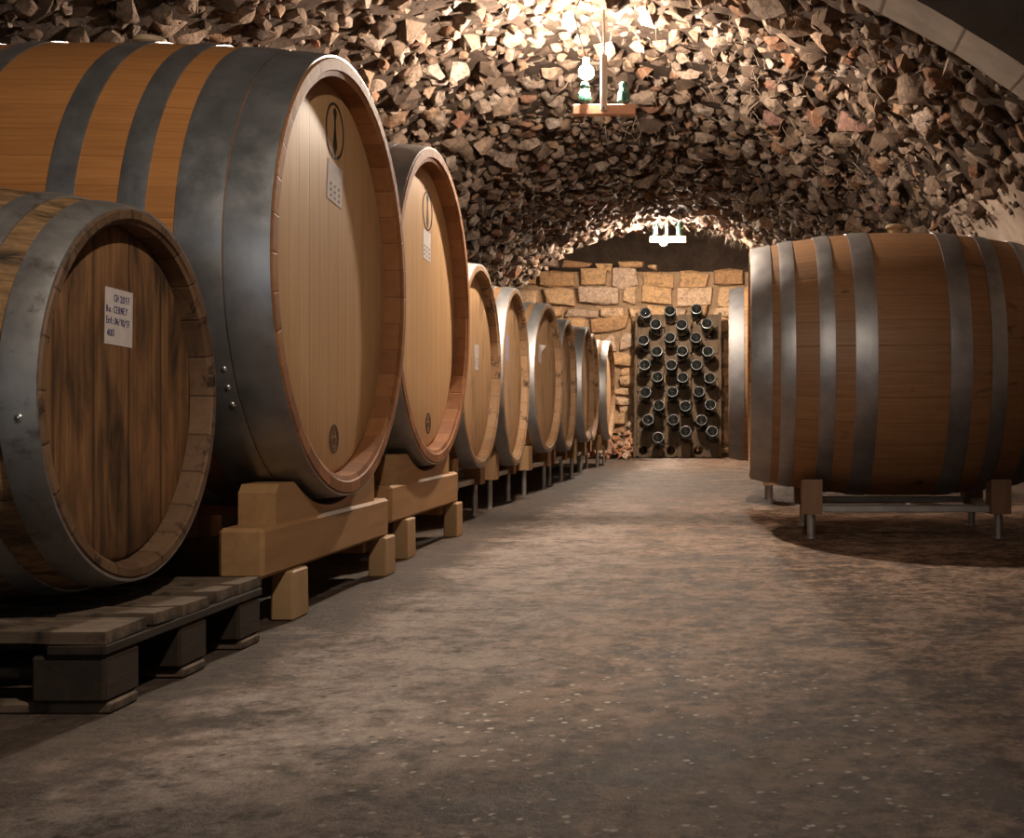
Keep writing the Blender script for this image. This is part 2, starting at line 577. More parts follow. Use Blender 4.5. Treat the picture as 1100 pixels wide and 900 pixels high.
class Heap:
    def __init__(s): s.v = []; s.f = []; s.t = []; s.k = 0

    def add(s, tpl, c, R, size, tone):
        v, f = tpl
        w = (v * np.array(size)) @ np.array(R).T + np.array(c)
        s.v.append(w); s.f.append(f + s.k); s.k += len(w); s.t.append(np.full(len(f), tone))

    def build(s, name, mat, angle=42):
        V = np.concatenate(s.v); Fa = np.concatenate(s.f); T = np.concatenate(s.t)
        me = bpy.data.meshes.new(name)
        me.vertices.add(len(V)); me.vertices.foreach_set('co', V.ravel())
        me.loops.add(Fa.size); me.loops.foreach_set('vertex_index', Fa.ravel().astype(np.int32))
        me.polygons.add(len(Fa)); me.polygons.foreach_set('loop_start', np.arange(0, Fa.size, 3, dtype=np.int32))
        me.materials.append(mat)
        me.update(calc_edges=True)
        me.shade_smooth(); me.set_sharp_from_angle(angle=math.radians(angle))
        o = bpy.data.objects.new(name, me); COL.objects.link(o)
        set_tone(o, T)
        return o


BIG = rough_templates(rock_templates(40, 20, .30, 5), 9, .12)
CHIP = [(np.array(v), np.array([[q[0], q[i], q[i + 1]] for q in f for i in range(1, len(q) - 1)])) for v, f in ((([p[:] for p in v], f)) for v, f in CHIPS)]
H = Heap()
placed = {}
def lay(u, y, s, tpl, sink, tone):
    p, n = vault(u, y)
    tang = Vector((0, 1, 0)); bi = n.cross(tang)
    B = Matrix((bi, tang, n)).transposed()
    E = Euler((rnd.uniform(-.7, .7), rnd.uniform(-.7, .7), rnd.uniform(0, 6.28))).to_matrix()
    c = p + n * (fbm(p, 3.0) * .035 + sink)
    H.add(tpl, c, B @ E, s, tone)

for lvl, (rad, tries) in enumerate(((.115, 900), (.074, 6500), (.046, 30000))):
    for _ in range(tries):
        y = rnd.uniform(2.5, ZL + .03); u = rnd.uniform(U_PL - .06, PI - .12)
        if y < 4.2 and u < 1.75: continue
        if u < U_PL + .12 and rnd.random() < .6: continue
        a = 2.15 * u
        r = rad * rnd.uniform(.80, 1.12)
        gx, gy = int(a / .15), int(y / .15)
        ok = True
        for i in (-1, 0, 1):
            for j in (-1, 0, 1):
                for (a2, y2, r2) in placed.get((gx + i, gy + j), ()):
                    if (a - a2) ** 2 + (y - y2) ** 2 < ((r + r2) * .70) ** 2: ok = False; break
                if not ok: break
            if not ok: break
        if not ok: continue
        placed.setdefault((gx, gy), []).append((a, y, r))
        s = (r * rnd.uniform(.95, 1.25), r * rnd.uniform(.75, 1.0), r * rnd.uniform(.6, .95))
        lay(u, min(y, ZL), s, rnd.choice(BIG), rnd.uniform(-.030, .030) - .3 * (r - .06), rnd.betavariate(1.3, 1.4))
for _ in range(9000):
    y = rnd.uniform(4.0, ZL); u = rnd.uniform(U_PL - .10, PI - .25)
    if y < 4.2 and u < 1.75: continue
    r = rnd.uniform(.010, .030)
    lay(u, y, (r * 1.3, r, r * .85), rnd.choice(CHIP), rnd.uniform(-.014, .008), rnd.betavariate(1.1, 1.6))
o = H.build('ceiling_stonework', M['stone'])
o['kind'] = 'structure'

# floor
nx, ny = 30, 70
v = [(-3.4 + 6.2 * i / nx, -2.2 + 17.2 * j / ny, .0) for j in range(ny + 1) for i in range(nx + 1)]
f = [(j * (nx + 1) + i, j * (nx + 1) + i + 1, (j + 1) * (nx + 1) + i + 1, (j + 1) * (nx + 1) + i) for j in range(ny) for i in range(nx)]
o = mesh_obj('floor', v, f, M['floor']); o['kind'] = 'structure'

# end wall behind the camera; unseen doorway added to give the hoops a soft highlight
DX0, DX1, DH = -1.75, -.75, 1.95
def slab(name, c, d, mat):
    b = MB(); b.box(c, d, bev=.001)
    o = b.build(name, mat); o['kind'] = 'structure'; return o

slab('wall_front', ((-3.4 + DX0) / 2, -2.45, 1.3), (DX0 + 3.4, .2, 2.64), M['plaster'])
slab('wall_front', ((2.4 + DX1) / 2, -2.45, 1.3), (2.4 - DX1, .2, 2.64), M['plaster'])
slab('wall_front', ((DX0 + DX1) / 2, -2.45, (DH + 2.62) / 2), (DX1 - DX0, .2, 2.62 - DH), M['plaster'])

# chamber beyond the arch
slab('wall_back', (CX, ZB + .48, 1.07), (4.9, .9, 2.16), M['wall_mortar'])
slab('wall_shade_recess', (CX, ZB + 1.05, 1.9), (4.9, .2, 2.2), M['shade_dark'])  # set-back wall added to carry the painted shadow band
slab('wall_left_chamber', (-2.85, 13.9, 1.4), (.2, 3.6, 2.84), M['mortar'])
slab('wall_right_chamber', (1.85, 13.9, 1.4), (.2, 3.6, 2.84), M['mortar'])
slab('ceiling_chamber', (CX, 13.9, 2.88), (4.9, 3.6, .12), M['shade_dark'])
# masonry above and beside the arch, seen only from beyond it
v, f = [], []
NN = 40
for i in range(NN + 1):
    u = PI * i / NN
    p, n = vault(u, ZL)
    q = Vector((CX + math.cos(u) * 3.0, ZL, SPR + math.sin(u) * 2.9))
    for yy in (0, .06):
        v += [p + Vector((0, yy, 0)), q + Vector((0, yy, 0))]
for i in range(NN):
    a = i * 4
    f += [(a, a + 4, a + 5, a + 1), (a + 2, a + 3, a + 7, a + 6), (a, a + 2, a + 6, a + 4)]
o = mesh_obj('trim_2', v, f, M['mortar']); o['kind'] = 'structure'

# coursed stones of the back wall
V, Fc, T = [], [], []
h = 0.02
while h < 2.30:
    rh = rnd.choice((.08, .11, .14, .17, .20, .23)) if h > .8 else rnd.choice((.09, .12, .15))
    x = -2.72 + rnd.uniform(0, .15)
    while x < 1.72:
        w = rnd.uniform(.14, .46) * (1.1 if rh > .14 else .9) * (1 if h > .8 else .6)
        hh = rh * rnd.uniform(.92, 1.06)
        dep = rnd.uniform(.03, .085)
        led = 2.20 - .045 * (x + .55) + rnd.uniform(-.02, .02)
        if h + hh > led - .06: hh = led - h
        if hh < .05: x += w; continue
        pts = []
        zc = rnd.uniform(-.028, .028); rt = rnd.uniform(-.07, .07)
        for sx in (0, 1):
            for sz in (0, 1):
                jx, jz = rnd.uniform(.000, .055), rnd.uniform(-.008, .034)
                px = x + (jx if sx == 0 else w - jx); pz = h + zc + (jz if sz == 0 else hh - jz)
                pts.append((px, ZB + .03, pz)); pts.append((px + (.008 if sx == 0 else -.008), ZB - dep * rnd.uniform(.5, .9), pz + (.007 if sz == 0 else -.007)))
        for _ in range(7):
            pts.append((x + w * rnd.uniform(.12, .88), ZB - dep * rnd.uniform(.75, 1.1), h + zc + hh * rnd.uniform(.12, .88)))
        pts.append((x + w * rnd.uniform(.3, .7), ZB, h + zc + rnd.uniform(-.01, .01)))
        pts.append((x + w * rnd.uniform(.3, .7), ZB, h + zc + hh + rnd.uniform(-.01, .01)))
        pts = [(p[0], p[1], p[2] + (p[0] - x - w / 2) * rt) for p in pts]
        tv, tf = hull(pts)
        k = len(V); V += tv; Fc += [tuple(i + k for i in q) for q in tf]; T += [rnd.random()] * len(tf)
        x += w + rnd.uniform(.000, .010)
    h += rh + rnd.uniform(-.004, .006)
o = mesh_obj('wall_back_stonework', V, Fc, M['wallstone']); set_tone(o, T); o['kind'] = 'structure'

# concrete arch rib upper right: emerges from the rubble vault
RR = 3.5
def rib_h(x):           # underside of the rib
    cx, cz = -1.06, 1.715 - 3.0
    return cz + math.sqrt(max(0, RR * RR - (x - cx) ** 2))
v, f = [], []
NR = 36
for i in range(NR + 1):
    x = -.6 + (2.45) * i / NR
    hz = rib_h(x)
    jit = .004 * fbm((x, 0, 0), 6)
    for yy, zz in ((3.94, hz + jit), (4.20, hz - jit), (4.20, max(hz + .3, 2.6)), (3.94, max(hz + .3, 2.6))):
        v.append((x, yy, zz))
for i in range(NR):
    for k in range(4):
        f.append((i * 4 + k, i * 4 + (k + 1) % 4, (i + 1) * 4 + (k + 1) % 4, (i + 1) * 4 + k))
f += [(0, 1, 2, 3), tuple(NR * 4 + k for k in range(4))]
o = mesh_obj('trim_1', v, f, M['concrete'], smooth=30); o['kind'] = 'structure'

# roots and cobweb strands hanging from the vault
b = MB()
for _ in range(650):
    y = rnd.choice((rnd.uniform(5.2, 8.5), rnd.uniform(9, 12.7), rnd.uniform(11.7, 12.75)))
    u = rnd.uniform(.85, 1.75)
    p, n = vault(u, y)
    p = p + n * rnd.uniform(.03, .07)
    L = rnd.uniform(.03, .15)
    d = (n * rnd.uniform(.0, .35) + Vector((rnd.uniform(-1, 1), rnd.uniform(-1, 1), rnd.uniform(-.8, .1)))).normalized()
    path = [p]
    for _ in range(5):
        d = (d + Vector((rnd.uniform(-.5, .5), rnd.uniform(-.5, .5), rnd.uniform(-.5, .3)))).normalized()
        path.append(path[-1] + d * L / 5)
    r = rnd.uniform(.0010, .0024)
    b.tube(path, [r, r, r * .9, r * .7, r * .5, r * .3], 4)
tag(b.build('root_strands', M['root']), 'thin pale roots and cobweb strands hanging from the rubble vault', 'roots', kind='stuff')

# ------------------------------------------------------------------ lettering
GLYPH = {
    'C': [[(.9, .85), (.5, 1), (.1, .7), (.1, .3), (.5, 0), (.9, .15)]], 'H': [[(.1, 1), (.12, 0)], [(.85, 1), (.83, 0)], [(.1, .5), (.85, .52)]],
    '2': [[(.1, .8), (.4, 1), (.8, .8), (.7, .5), (.1, 0), (.9, .03)]], '0': [[(.5, 1), (.1, .6), (.2, .1), (.6, 0), (.9, .4), (.8, .85), (.5, 1)]],
    '1': [[(.3, .75), (.6, 1), (.58, 0)]], '7': [[(.1, .95), (.9, 1), (.4, 0)], [(.3, .5), (.8, .52)]], 'B': [[(.15, 0), (.15, 1), (.7, .9), (.65, .58), (.15, .52), (.8, .4), (.8, .1), (.15, 0)]],
    'a': [[(.8, .5), (.4, .6), (.1, .3), (.4, 0), (.8, .25), (.8, .6), (.85, 0)]], ':': [[(.4, .55), (.45, .5)], [(.4, .1), (.45, .05)]],
    'E': [[(.85, 1), (.15, 1), (.15, 0), (.9, 0)], [(.15, .5), (.7, .52)]], 'R': [[(.15, 0), (.15, 1), (.8, .85), (.7, .5), (.15, .48), (.9, 0)]],
    'N': [[(.1, 0), (.12, 1), (.82, 0), (.85, 1)]], 'Y': [[(.1, 1), (.5, .5), (.9, 1)], [(.5, .5), (.45, 0)]], 'n': [[(.15, 0), (.15, .6), (.5, .62), (.8, .45), (.8, 0)]],
    't': [[(.45, 1), (.45, .1), (.8, .05)], [(.15, .65), (.8, .67)]], '4': [[(.6, 0), (.65, 1), (.1, .35), (.95, .38)]], '/': [[(.1, -.1), (.9, 1.1)]], 'l': [[(.4, 1.1), (.4, .1), (.7, 0)]], 'D': [[(.15, 0), (.15, 1), (.7, .85), (.85, .45), (.6, .05), (.15, 0)]],
}


def ribbon(b, pts, w, x):
    """flat stroke on a plane x = const, pts in (y, z)"""
    for (a0, a1), (b0, b1) in zip(pts, pts[1:]):
        d = Vector((b0 - a0, b1 - a1))
        if d.length < 1e-6: continue
        n = Vector((-d.y, d.x)).normalized() * w / 2
        e = d.normalized() * w * .35
        q = [(a0 - e.x + n.x, a1 - e.y + n.y), (a0 - e.x - n.x, a1 - e.y - n.y), (b0 + e.x - n.x, b1 + e.y - n.y), (b0 + e.x + n.x, b1 + e.y + n.y)]
        b.add([(x, p[0], p[1]) for p in q] + [(x + .0004, p[0], p[1]) for p in q], [(0, 1, 2, 3), (4, 5, 6, 7), (0, 1, 5, 4), (1, 2, 6, 5), (2, 3, 7, 6), (3, 0, 4, 7)])


def write(b, text, y, z, size, x, w=None, adv=.78, slope=0.0):
    w = w or size * .13
    for ch in text:
        for st in GLYPH.get(ch, []):
            ribbon(b, [(y + p[0] * size * .62, z + p[1] * size + slope * (p[0] * size * .62)) for p in st], w, x)
        step = size * adv * (.55 if ch in ' :' else 1)
        y += step; z += slope * step


# ------------------------------------------------------------------ casks
def cask_r(x, L, rh, rb):
    s = (2 * (-x) / L - 1)
    return rb - (rb - rh) * abs(s) ** 2.1


class Cask:
    """axis along local X, aisle head at x = 0, body towards -X; root Empty at the lowest point under the middle."""
    def __init__(s, name, label, cat, head, yaw, cz, L, rh, rb, hoops, D, wch, mats, group=None, flip=False, bung=.5, seg=96, rivets=None):
        s.L, s.rh, s.rb, s.D = L, rh, rb, D
        sm, hm, rm, stm = mats
        rz = (PI if flip else 0.0) + yaw
        ax = Vector((math.cos(rz), math.sin(rz), 0))
        mid = Vector((head[0], head[1], 0)) - ax * L / 2
        s.root = empty(name, (mid.x, mid.y, cz - rb), rz)
        tag(s.root, label, cat, group)
        s.off = (L / 2, 0, rb)          # child origin: centre of the aisle head on the axis
        rin = rh - wch
        prof = [(-D - .02, rin), (-D, rin), (-.008, rin + .002), (-.004, rin + wch * .30), (0, rin + wch * .36), (0, rh - .005), (-.005, rh)]
        ms = [1, 1, 1, 1, 1, 1]
        N = 22
        for i in range(1, N):
            x = -.005 - (L - .01) * i / N
            prof.append((x, cask_r(x, L, rh, rb)))
        prof += [(-L + .005, rh), (-L, rh - .005), (-L, rin + wch * .36), (-L + .004, rin + wch * .3), (-L + .008, rin + .002), (-L + D, rin), (-L + D + .02, rin)]
        ms += [0] * N + [1] * 6
        b = MB(); b.lathe(prof, seg, 'x', ms=ms)
        # drop the two caps made by lathe (the heads close the cask)
        b.f = b.f[:-2]; b.m = b.m[:-2]
        s.body = b.build('staves', [sm, rm], s.root, s.off, smooth=35)
        for sgn, x in ((1, -D), (-1, -L + D)):
            b = MB()
            hp = [(x - sgn * .026, rin * .999), (x - sgn * .008, rin * .999), (x - sgn * .004, rin * .99), (x, rin * .965), (x, rin * .6), (x, .0005)]
            b.lathe(hp, seg, 'x')
            o = b.build('barrel_head', hm, s.root, s.off, smooth=35)
            if sgn > 0: s.head = o
        s.hoops = []
        th = .0035
        allh = list(hoops) + [(L - c, L - a) for a, c in reversed(hoops)]
        for k, (a, c) in enumerate(allh):
            pr = []
            K = 5
            for i in range(K + 1):
                x = -(a + (c - a) * i / K); pr.append((x, cask_r(x, L, rh, rb) + th + (.0012 if 0 < i < K else 0)))
            for i in range(K, -1, -1):
                x = -(a + (c - a) * i / K); pr.append((x, cask_r(x, L, rh, rb) - .002))
            b = MB(); b.lathe(pr, seg, 'x', closed=True)
            s.hoops.append(b.build('hoop', stm, s.root, s.off, smooth=40))
        if rivets:
            for (hi, x, angs) in rivets:
                for an in angs:
                    a = math.radians(an)          # angle from +z towards the camera side (-y)
                    r = cask_r(-x, L, rh, rb) + th
                    b = MB()
                    b.lathe([(-.002, .0075), (.002, .0070), (.0042, .0045), (.005, .0005)], 12, 'z')
                    o = b.build('rivet', M['rivet'], s.hoops[hi], (-x, -math.sin(a) * r, math.cos(a) * r), (a, 0, 0), smooth=60)
        if bung is not None:
            x = -L * bung
            b = MB(); b.lathe([(-.03, .022), (.004, .026), (.016, .030), (.024, .042), (.034, .043), (.038, .038), (.039, .0005)], 24, 'z')
            b.build('bung', M['bung'], s.root, (s.off[0] + x, 0, s.off[2] + cask_r(x, L, rh, rb)), smooth=35)

    def xh(s): return -s.D

    def paper(s, y, z, w, h, mat, tilt=0.0, curl=.0):
        b = MB()
        v, f = [], []
        n = 6
        for i in range(n + 1):
            for j in range(n + 1):
                yy, zz = (i / n - .5) * w, (j / n - .5) * h
                c = curl * max(0, (i / n - .6)) * max(0, (j / n - .6)) * 6
                ct, st_ = math.cos(tilt), math.sin(tilt)
                v.append((.0012 + c, yy * ct + zz * st_, -yy * st_ + zz * ct))
        q = len(v)
        v += [(p[0] - .001, p[1], p[2]) for p in v]
        for i in range(n):
            for j in range(n):
                a = i * (n + 1) + j
                f.append((a, a + n + 1, a + n + 2, a + 1)); f.append((q + a, q + a + 1, q + a + n + 2, q + a + n + 1))
        ed = [(i, i + 1) for i in range(n)] + [(n * (n + 1) + i, n * (n + 1) + i + 1) for i in range(n)] + [(i * (n + 1), (i + 1) * (n + 1)) for i in range(n)] + [(i * (n + 1) + n, (i + 1) * (n + 1) + n) for i in range(n)]
        f += [(a, c, c + q, a + q) for a, c in ed]
        return mesh_obj('paper_note', v, f, mat, s.root, (s.off[0] - s.D, s.off[1] + y, s.off[2] + z))

    def scribble(s, note, fn, mat):
        b = MB(); fn(b)
        o = b.build('handwriting', mat, note)
        return o

    def emblem(s, y, z, r, mat, kind):
        b = MB(); x0, x1 = .0003, .0016
        def ring(ri, ro):
            n = 48
            v = []
            for i in range(n):
                a = 2 * PI * i / n; c, d = math.cos(a), math.sin(a)
                v += [(x1, c * ri, d * ri), (x1, c * ro, d * ro), (x0, c * ri, d * ri), (x0, c * ro, d * ro)]
            f = []
            for i in range(n):
                p, q = 4 * i, 4 * ((i + 1) % n)
                f += [(p, p + 1, q + 1, q), (p + 2, q + 2, q + 3, p + 3), (p + 1, p + 3, q + 3, q + 1), (p, q, q + 2, p + 2)]
            b.add(v, f)
        def poly(pts):
            n = len(pts)
            b.add([(x1, p[0], p[1]) for p in pts] + [(x0, p[0], p[1]) for p in pts], [tuple(range(n)), tuple(range(2 * n - 1, n - 1, -1))] + [(i, (i + 1) % n, n + (i + 1) % n, n + i) for i in range(n)])
        def sym(prof):
            for (z0, w0), (z1, w1) in zip(prof, prof[1:]):
                poly([(-w0 * r, z0 * r), (w0 * r, z0 * r), (w1 * r, z1 * r), (-w1 * r, z1 * r)])
        if kind == 'pin':
            ring(r * .91, r)
            sym([(.82, .04), (.74, .15), (.62, .17), (.50, .10), (.30, .06), (.05, .08), (-.25, .15), (-.45, .20), (-.60, .19), (-.72, .10), (-.86, .02)])
        else:
            ring(r * .80, r * .98); ring(r * .62, r * .68)
            sym([(.48, .06), (.40, .14), (.28, .14), (.20, .06)])
            sym([(.12, .12), (.02, .26), (-.18, .30), (-.36, .20), (-.45, .05)])
        return b.build('burnt_emblem', mat, s.root, (s.off[0] - s.D, s.off[1] + y, s.off[2] + z))


big = (M['stave_big'], M['head_big'], M['rim_big'], M['steel_dark'])
row = (M['stave_row'], M['head_row'], M['rim_row'], M['steel_pale'])
HB = [(.004, .104), (.107, .21), (.275, .335), (.432, .493)]

old = Cask('wine_barrel', 'small weathered oak barrel lying on the pallet, handwritten note on its stained head', 'barrel',
           (-1.125, 2.38), 0, .537, .95, .350, .398, [(.003, .060), (.105, .150), (.26, .30)], .040, .030,
           (M['stave_old'], M['head_old'], M['rim_old'], M['steel_old']), rivets=[(0, .030, (97,))])
pn = old.paper(-.006, .145, .106, .107, M['paper'], .03)
def wr(b):
    write(b, 'CH 2017', -.020, .030, .0125, .0014, adv=.74, slope=-.04)
    write(b, 'Ba: CERNEY', -.050, .009, .0120, .0014, adv=.76, slope=-.03)
    write(b, 'Ent: 04/10/17', -.050, -.012, .0120, .0014, adv=.62, slope=-.05)
    write(b, '400l', -.047, -.036, .0120, .0014, adv=.62)
old.scribble(pn, wr, M['ink'])

c1 = Cask('large_cask', 'largest amber oak cask in the left row, resting right behind the small weathered barrel', 'cask',
          (-1.023, 3.36), 0, .861, 1.19, .577, .612, HB, .052, .050, big, 'large amber casks on timber cradles', rivets=[(1, .125, (116, 120.5, 125)), ], bung=.455)
c1.emblem(.026, .405, .076, M['brand_black'], 'pin')
pn = c1.paper(.026, .262, .125, .108, M['paper'], .10)
def wr1(b):
    for i in range(3):
        for k in range(3):
            y0 = -.046 + k * .034
            ribbon(b, [(y0 + q * .006, -.010 - i * .016 + (.004 if q % 2 else -.003) - y0 * .1) for q in range(4)], .002, .0014)
c1.scribble(pn, wr1, M['ink_grey'])
c1.emblem(.018, -.43, .040, M['brand_brown'], 'stamp')

c2 = Cask('large_cask', 'second amber oak cask from the front, standing between the largest one and the paler row', 'cask',
          (-1.085, 4.62), 0, .893, 1.19, .577, .612, HB, .052, .050, big, 'large amber casks on timber cradles', bung=.455)
c2.emblem(.055, .365, .074, M['brand_black'], 'pin')
pn = c2.paper(.045, .235, .115, .108, M['paper'], .05)
c2.scribble(pn, wr1, M['ink_grey'])
c2.emblem(.065, -.43, .040, M['brand_brown'], 'stamp')

HR = [(.003, .066), (.10, .145), (.24, .285), (.36, .41)]
row_spec = [  # head X, Y, centre height, radius, yaw, label, length
    (-1.153, 5.80, .719, .467, 0.0, 'pale oak cask just behind the two amber casks, small white note on its head', .96),
    (-1.168, 6.83, .701, .479, .02, 'pale oak cask with a lilac note, its lower rim spotted with mould', .96),
    (-1.146, 7.90, .724, .4645, -.05, 'pale oak cask with a torn white note curling off its brown head', .96),
    (-1.159, 8.95, .700, .4645, 0.0, 'oak cask standing just behind the one with the torn note', .94),
    (-1.136, 9.98, .731, .453, 0.0, 'third oak cask from the far end of the left row', .88),
    (-1.204, 10.98, .733, .461, 0.0, 'oak cask next to last in the left row, nearly hidden by its neighbours', .86),
    (-1.154, 12.02, .724, .468, 0.0, 'last oak cask of the left row, nearest to the stone back wall', .86)]
rows = []
for (hx, hy, cz, r, yw, lb, L) in row_spec:
    rows.append(Cask('oak_cask', lb, 'cask', (hx, hy), yw, cz, L, r, r + .024, HR, .042, .038, row, 'pale oak casks along the left wall', seg=72))
pn = rows[0].paper(.06, .045, .10, .118, M['paper'], 0); rows[0].scribble(pn, wr1, M['ink_grey'])
pn = rows[1].paper(-.09, .15, .10, .14, M['paper_lilac'], 0)
pn = rows[2].paper(-.10, .15, .075, .115, M['paper'], .12, .03)

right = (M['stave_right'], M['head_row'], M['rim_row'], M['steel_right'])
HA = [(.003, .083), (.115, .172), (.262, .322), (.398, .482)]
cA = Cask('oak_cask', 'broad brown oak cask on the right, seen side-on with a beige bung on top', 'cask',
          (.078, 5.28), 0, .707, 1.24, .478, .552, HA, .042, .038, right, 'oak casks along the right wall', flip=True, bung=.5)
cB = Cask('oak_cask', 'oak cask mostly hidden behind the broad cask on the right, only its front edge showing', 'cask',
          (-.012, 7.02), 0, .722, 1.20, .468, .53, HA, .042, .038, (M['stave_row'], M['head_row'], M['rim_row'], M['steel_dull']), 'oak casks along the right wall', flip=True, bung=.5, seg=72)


# ------------------------------------------------------------------ timber cradles
def cradle(label, xf, y0, y1, cask, ztop, z0, z1, group):
    """two beams along the aisle with a hollowed saddle on each and block feet below"""
    yc = (y0 + y1) / 2
    cy, cz = cask[:2]
    root = empty('cask_cradle', (xf - .55, yc, 0)); tag(root, label, 'cradle', group)
    Lb = y1 - y0
    for k, xo in enumerate((0, -.98)):
        x = xf + xo
        th = .105
        b = MB()
        # lower beam, bevelled ends
        b.box((0, 0, 0), (th, Lb, z1 - z0), bev=.009)
        b.build('lower_beam', M['cradle'], root, (x - th / 2 - root.location.x, 0, (z0 + z1) / 2))
        # saddle: top follows the cask
        n = 40
        ya, yb = y0 + .10, y1 - .13
        v, f = [], []
        for i in range(n + 1):
            yy = ya + (yb - ya) * i / n
            dx = abs(yy - cy)
            rr = cask[2] + .006
            zt = ztop
            if dx < rr: zt = min(ztop, cz - math.sqrt(rr * rr - dx * dx))
            e = min(yy - ya, yb - yy)
            if e < .02: zt -= .02 - e
            for xx, zz in ((-.008, zt), (-.008, z1), (-th + .008, z1), (-th + .008, zt)):
                v.append((xx, yy, zz))
        for i in range(n):
            for q in range(4):
                f.append((i * 4 + q, i * 4 + (q + 1) % 4, (i + 1) * 4 + (q + 1) % 4, (i + 1) * 4 + q))
        f += [(0, 1, 2, 3), tuple(n * 4 + q for q in range(4))]
        mesh_obj('saddle', v, f, M['cradle'], root, (x - root.location.x, -yc, 0))
        for yy in (y0 + .215, y1 - .02):
            b = MB(); b.box((0, 0, 0), (.055, .115, z0), taper=.04, bev=.005)
            b.build('foot', M['cradle_end'], root, (x - .0275 + (.012 if k == 0 else 0) - root.location.x, yy - yc, z0 / 2))
    b = MB(); b.box((0, 0, 0), (.98, .06, .045), bev=.004)
    b.build('crosspiece', M['cradle'], root, (xf - .54 - root.location.x, y1 - .06 - yc, z0 - .024))


cradle('timber cradle with stepped beam and block feet under the largest cask', -1.064, 2.84, 3.88, (3.36, .861, .600), .332, .121, .238, 'timber cask cradles')
cradle('timber cradle with stepped beam under the second amber cask', -1.115, 4.10, 5.10, (4.62, .893, .600), .360, .138, .262, 'timber cask cradles')


# ------------------------------------------------------------------ steel stands with wooden blocks
def stand(label, group, cask, ex, ey, bm, htop, hbot, leg_r=.014):
    """cask: Cask; four wooden blocks at local (+-ex, +-ey) on steel legs, joined by bars"""
    rz = cask.root.rotation_euler.z
    loc = cask.root.location.copy(); loc.z = 0
    root = empty('cask_stand', loc, rz); tag(root, label, 'stand', group)
    czl = cask.root.location.z + cask.rb
    for sx in (-1, 1):
        for sy in (-1, 1):
            cx, cy = sx * ex, sy * ey
            # block whose top slopes with the cask
            v = []
            for dx in (-.04, .04):
                for dy in (-.055, .055):
                    xx, yy = cx + dx, cy + dy
                    r = cask_r(xx - cask.L / 2, cask.L, cask.rh, cask.rb) + .006
                    zt = min(htop, czl - math.sqrt(max(.0001, r * r - yy * yy)))
                    v += [(xx, yy, hbot), (xx, yy, max(zt, hbot + .02))]
            vv, ff = hull(v)
            o = mesh_obj('block', [p - Vector((cx, cy, hbot)) for p in vv], ff, bm, root, (cx, cy, hbot))
            b = MB(); b.tube([(0, 0, 0), (0, 0, hbot + .012)], leg_r, 12); b.lathe([(0, leg_r * 1.7), (.006, leg_r * 1.7)], 16)
            b.build('leg', M['stand_steel'], root, (cx, cy, 0), smooth=40)
    for sy in (-1, 1):
        b = MB(); b.box((0, 0, 0), (2 * ex - .03, .03, .028), bev=.003)
        b.build('long_bar', M['stand_steel'], root, (0, sy * ey, hbot + .018))
    for sx in (-1, 1):
        b = MB(); b.box((0, 0, 0), (.03, 2 * ey - .09, .028), bev=.003)
        b.build('cross_bar', M['stand_steel'], root, (sx * ex, 0, hbot + .018))


names = ['under the pale cask behind the amber casks', 'under the cask with the lilac note', 'under the cask with the torn note', 'under the cask behind the torn-note one', 'under the third cask from the far end', 'under the next-to-last left cask', 'under the last left cask by the back wall']
for c, nm in zip(rows, names):
    stand('steel-legged stand with wooden blocks ' + nm, 'steel stands of the left row', c, c.L / 2 - .10, .30, M['block'], .30, .155)
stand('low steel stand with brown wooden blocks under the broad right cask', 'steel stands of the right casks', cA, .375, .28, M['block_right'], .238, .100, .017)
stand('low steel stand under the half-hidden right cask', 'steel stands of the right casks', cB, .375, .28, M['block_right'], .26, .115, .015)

# ------------------------------------------------------------------ pallet
PX1, PX0, PY0, PY1 = -1.03, -2.20, 2.055, 2.745
root = empty('pallet', ((PX0 + PX1) / 2, (PY0 + PY1) / 2, 0))
tag(root, 'worn grey wooden pallet under the small weathered barrel', 'pallet')
PW, PD = PX1 - PX0, PY1 - PY0
ws = [.145, .088, .125, .088, .125]
gap = (PD - sum(ws)) / 4
yy = -PD / 2
for k, w in enumerate(ws):
    b = MB()
    # rough-edged deck board
    n = 26; v = []
    for i in range(n + 1):
        xx = -PW / 2 + PW * i / n + (rnd.uniform(-.006, .003) if i == n else 0)
        for sy in (0, 1):
            for sz in (0, 1):
                v.append(Vector((xx, (yy if sy == 0 else yy + w) + .005 * fbm((xx, k * 3 + sy, 0), 9) - (yy + w / 2), (-.010 if sz == 0 else .010) + .0035 * fbm((xx, k, sy * 2 + sz), 8))))
    f = []
    for i in range(n):
        a = i * 4; c = a + 4
        f += [(a, a + 1, c + 1, c), (a + 2, c + 2, c + 3, a + 3), (a, c, c + 2, a + 2), (a + 1, a + 3, c + 3, c + 1)]
    f += [(0, 2, 3, 1), (n * 4, n * 4 + 1, n * 4 + 3, n * 4 + 2)]
    mesh_obj('deck_board', v, f, M['pallet'], root, (0, yy + w / 2, .130), (rnd.uniform(-.01, .01), rnd.uniform(-.003, .003), rnd.uniform(-.006, .006)))
    yy += w + gap
for xx in (-PW / 2 + .05, 0, PW / 2 - .05):
    b = MB(); b.box((0, 0, 0), (.10, PD, .020), bev=.004); b.build('stringer', M['pallet_shaded'], root, (xx, 0, .109))
for ycn in (-PD / 2 + .065, 0, PD / 2 - .065):
    for xx in (-PW / 2 + .07, 0, PW / 2 - .065):
        b = MB(); b.box((0, 0, 0), (.125, .12, .079), bev=.006); b.build('spacer_block', M['pallet_shaded'], root, (xx, ycn, .0595))
    b = MB(); b.box((0, 0, 0), (PW, .10, .020), bev=.004); b.build('base_board', M['pallet'], root, (0, ycn, .010))

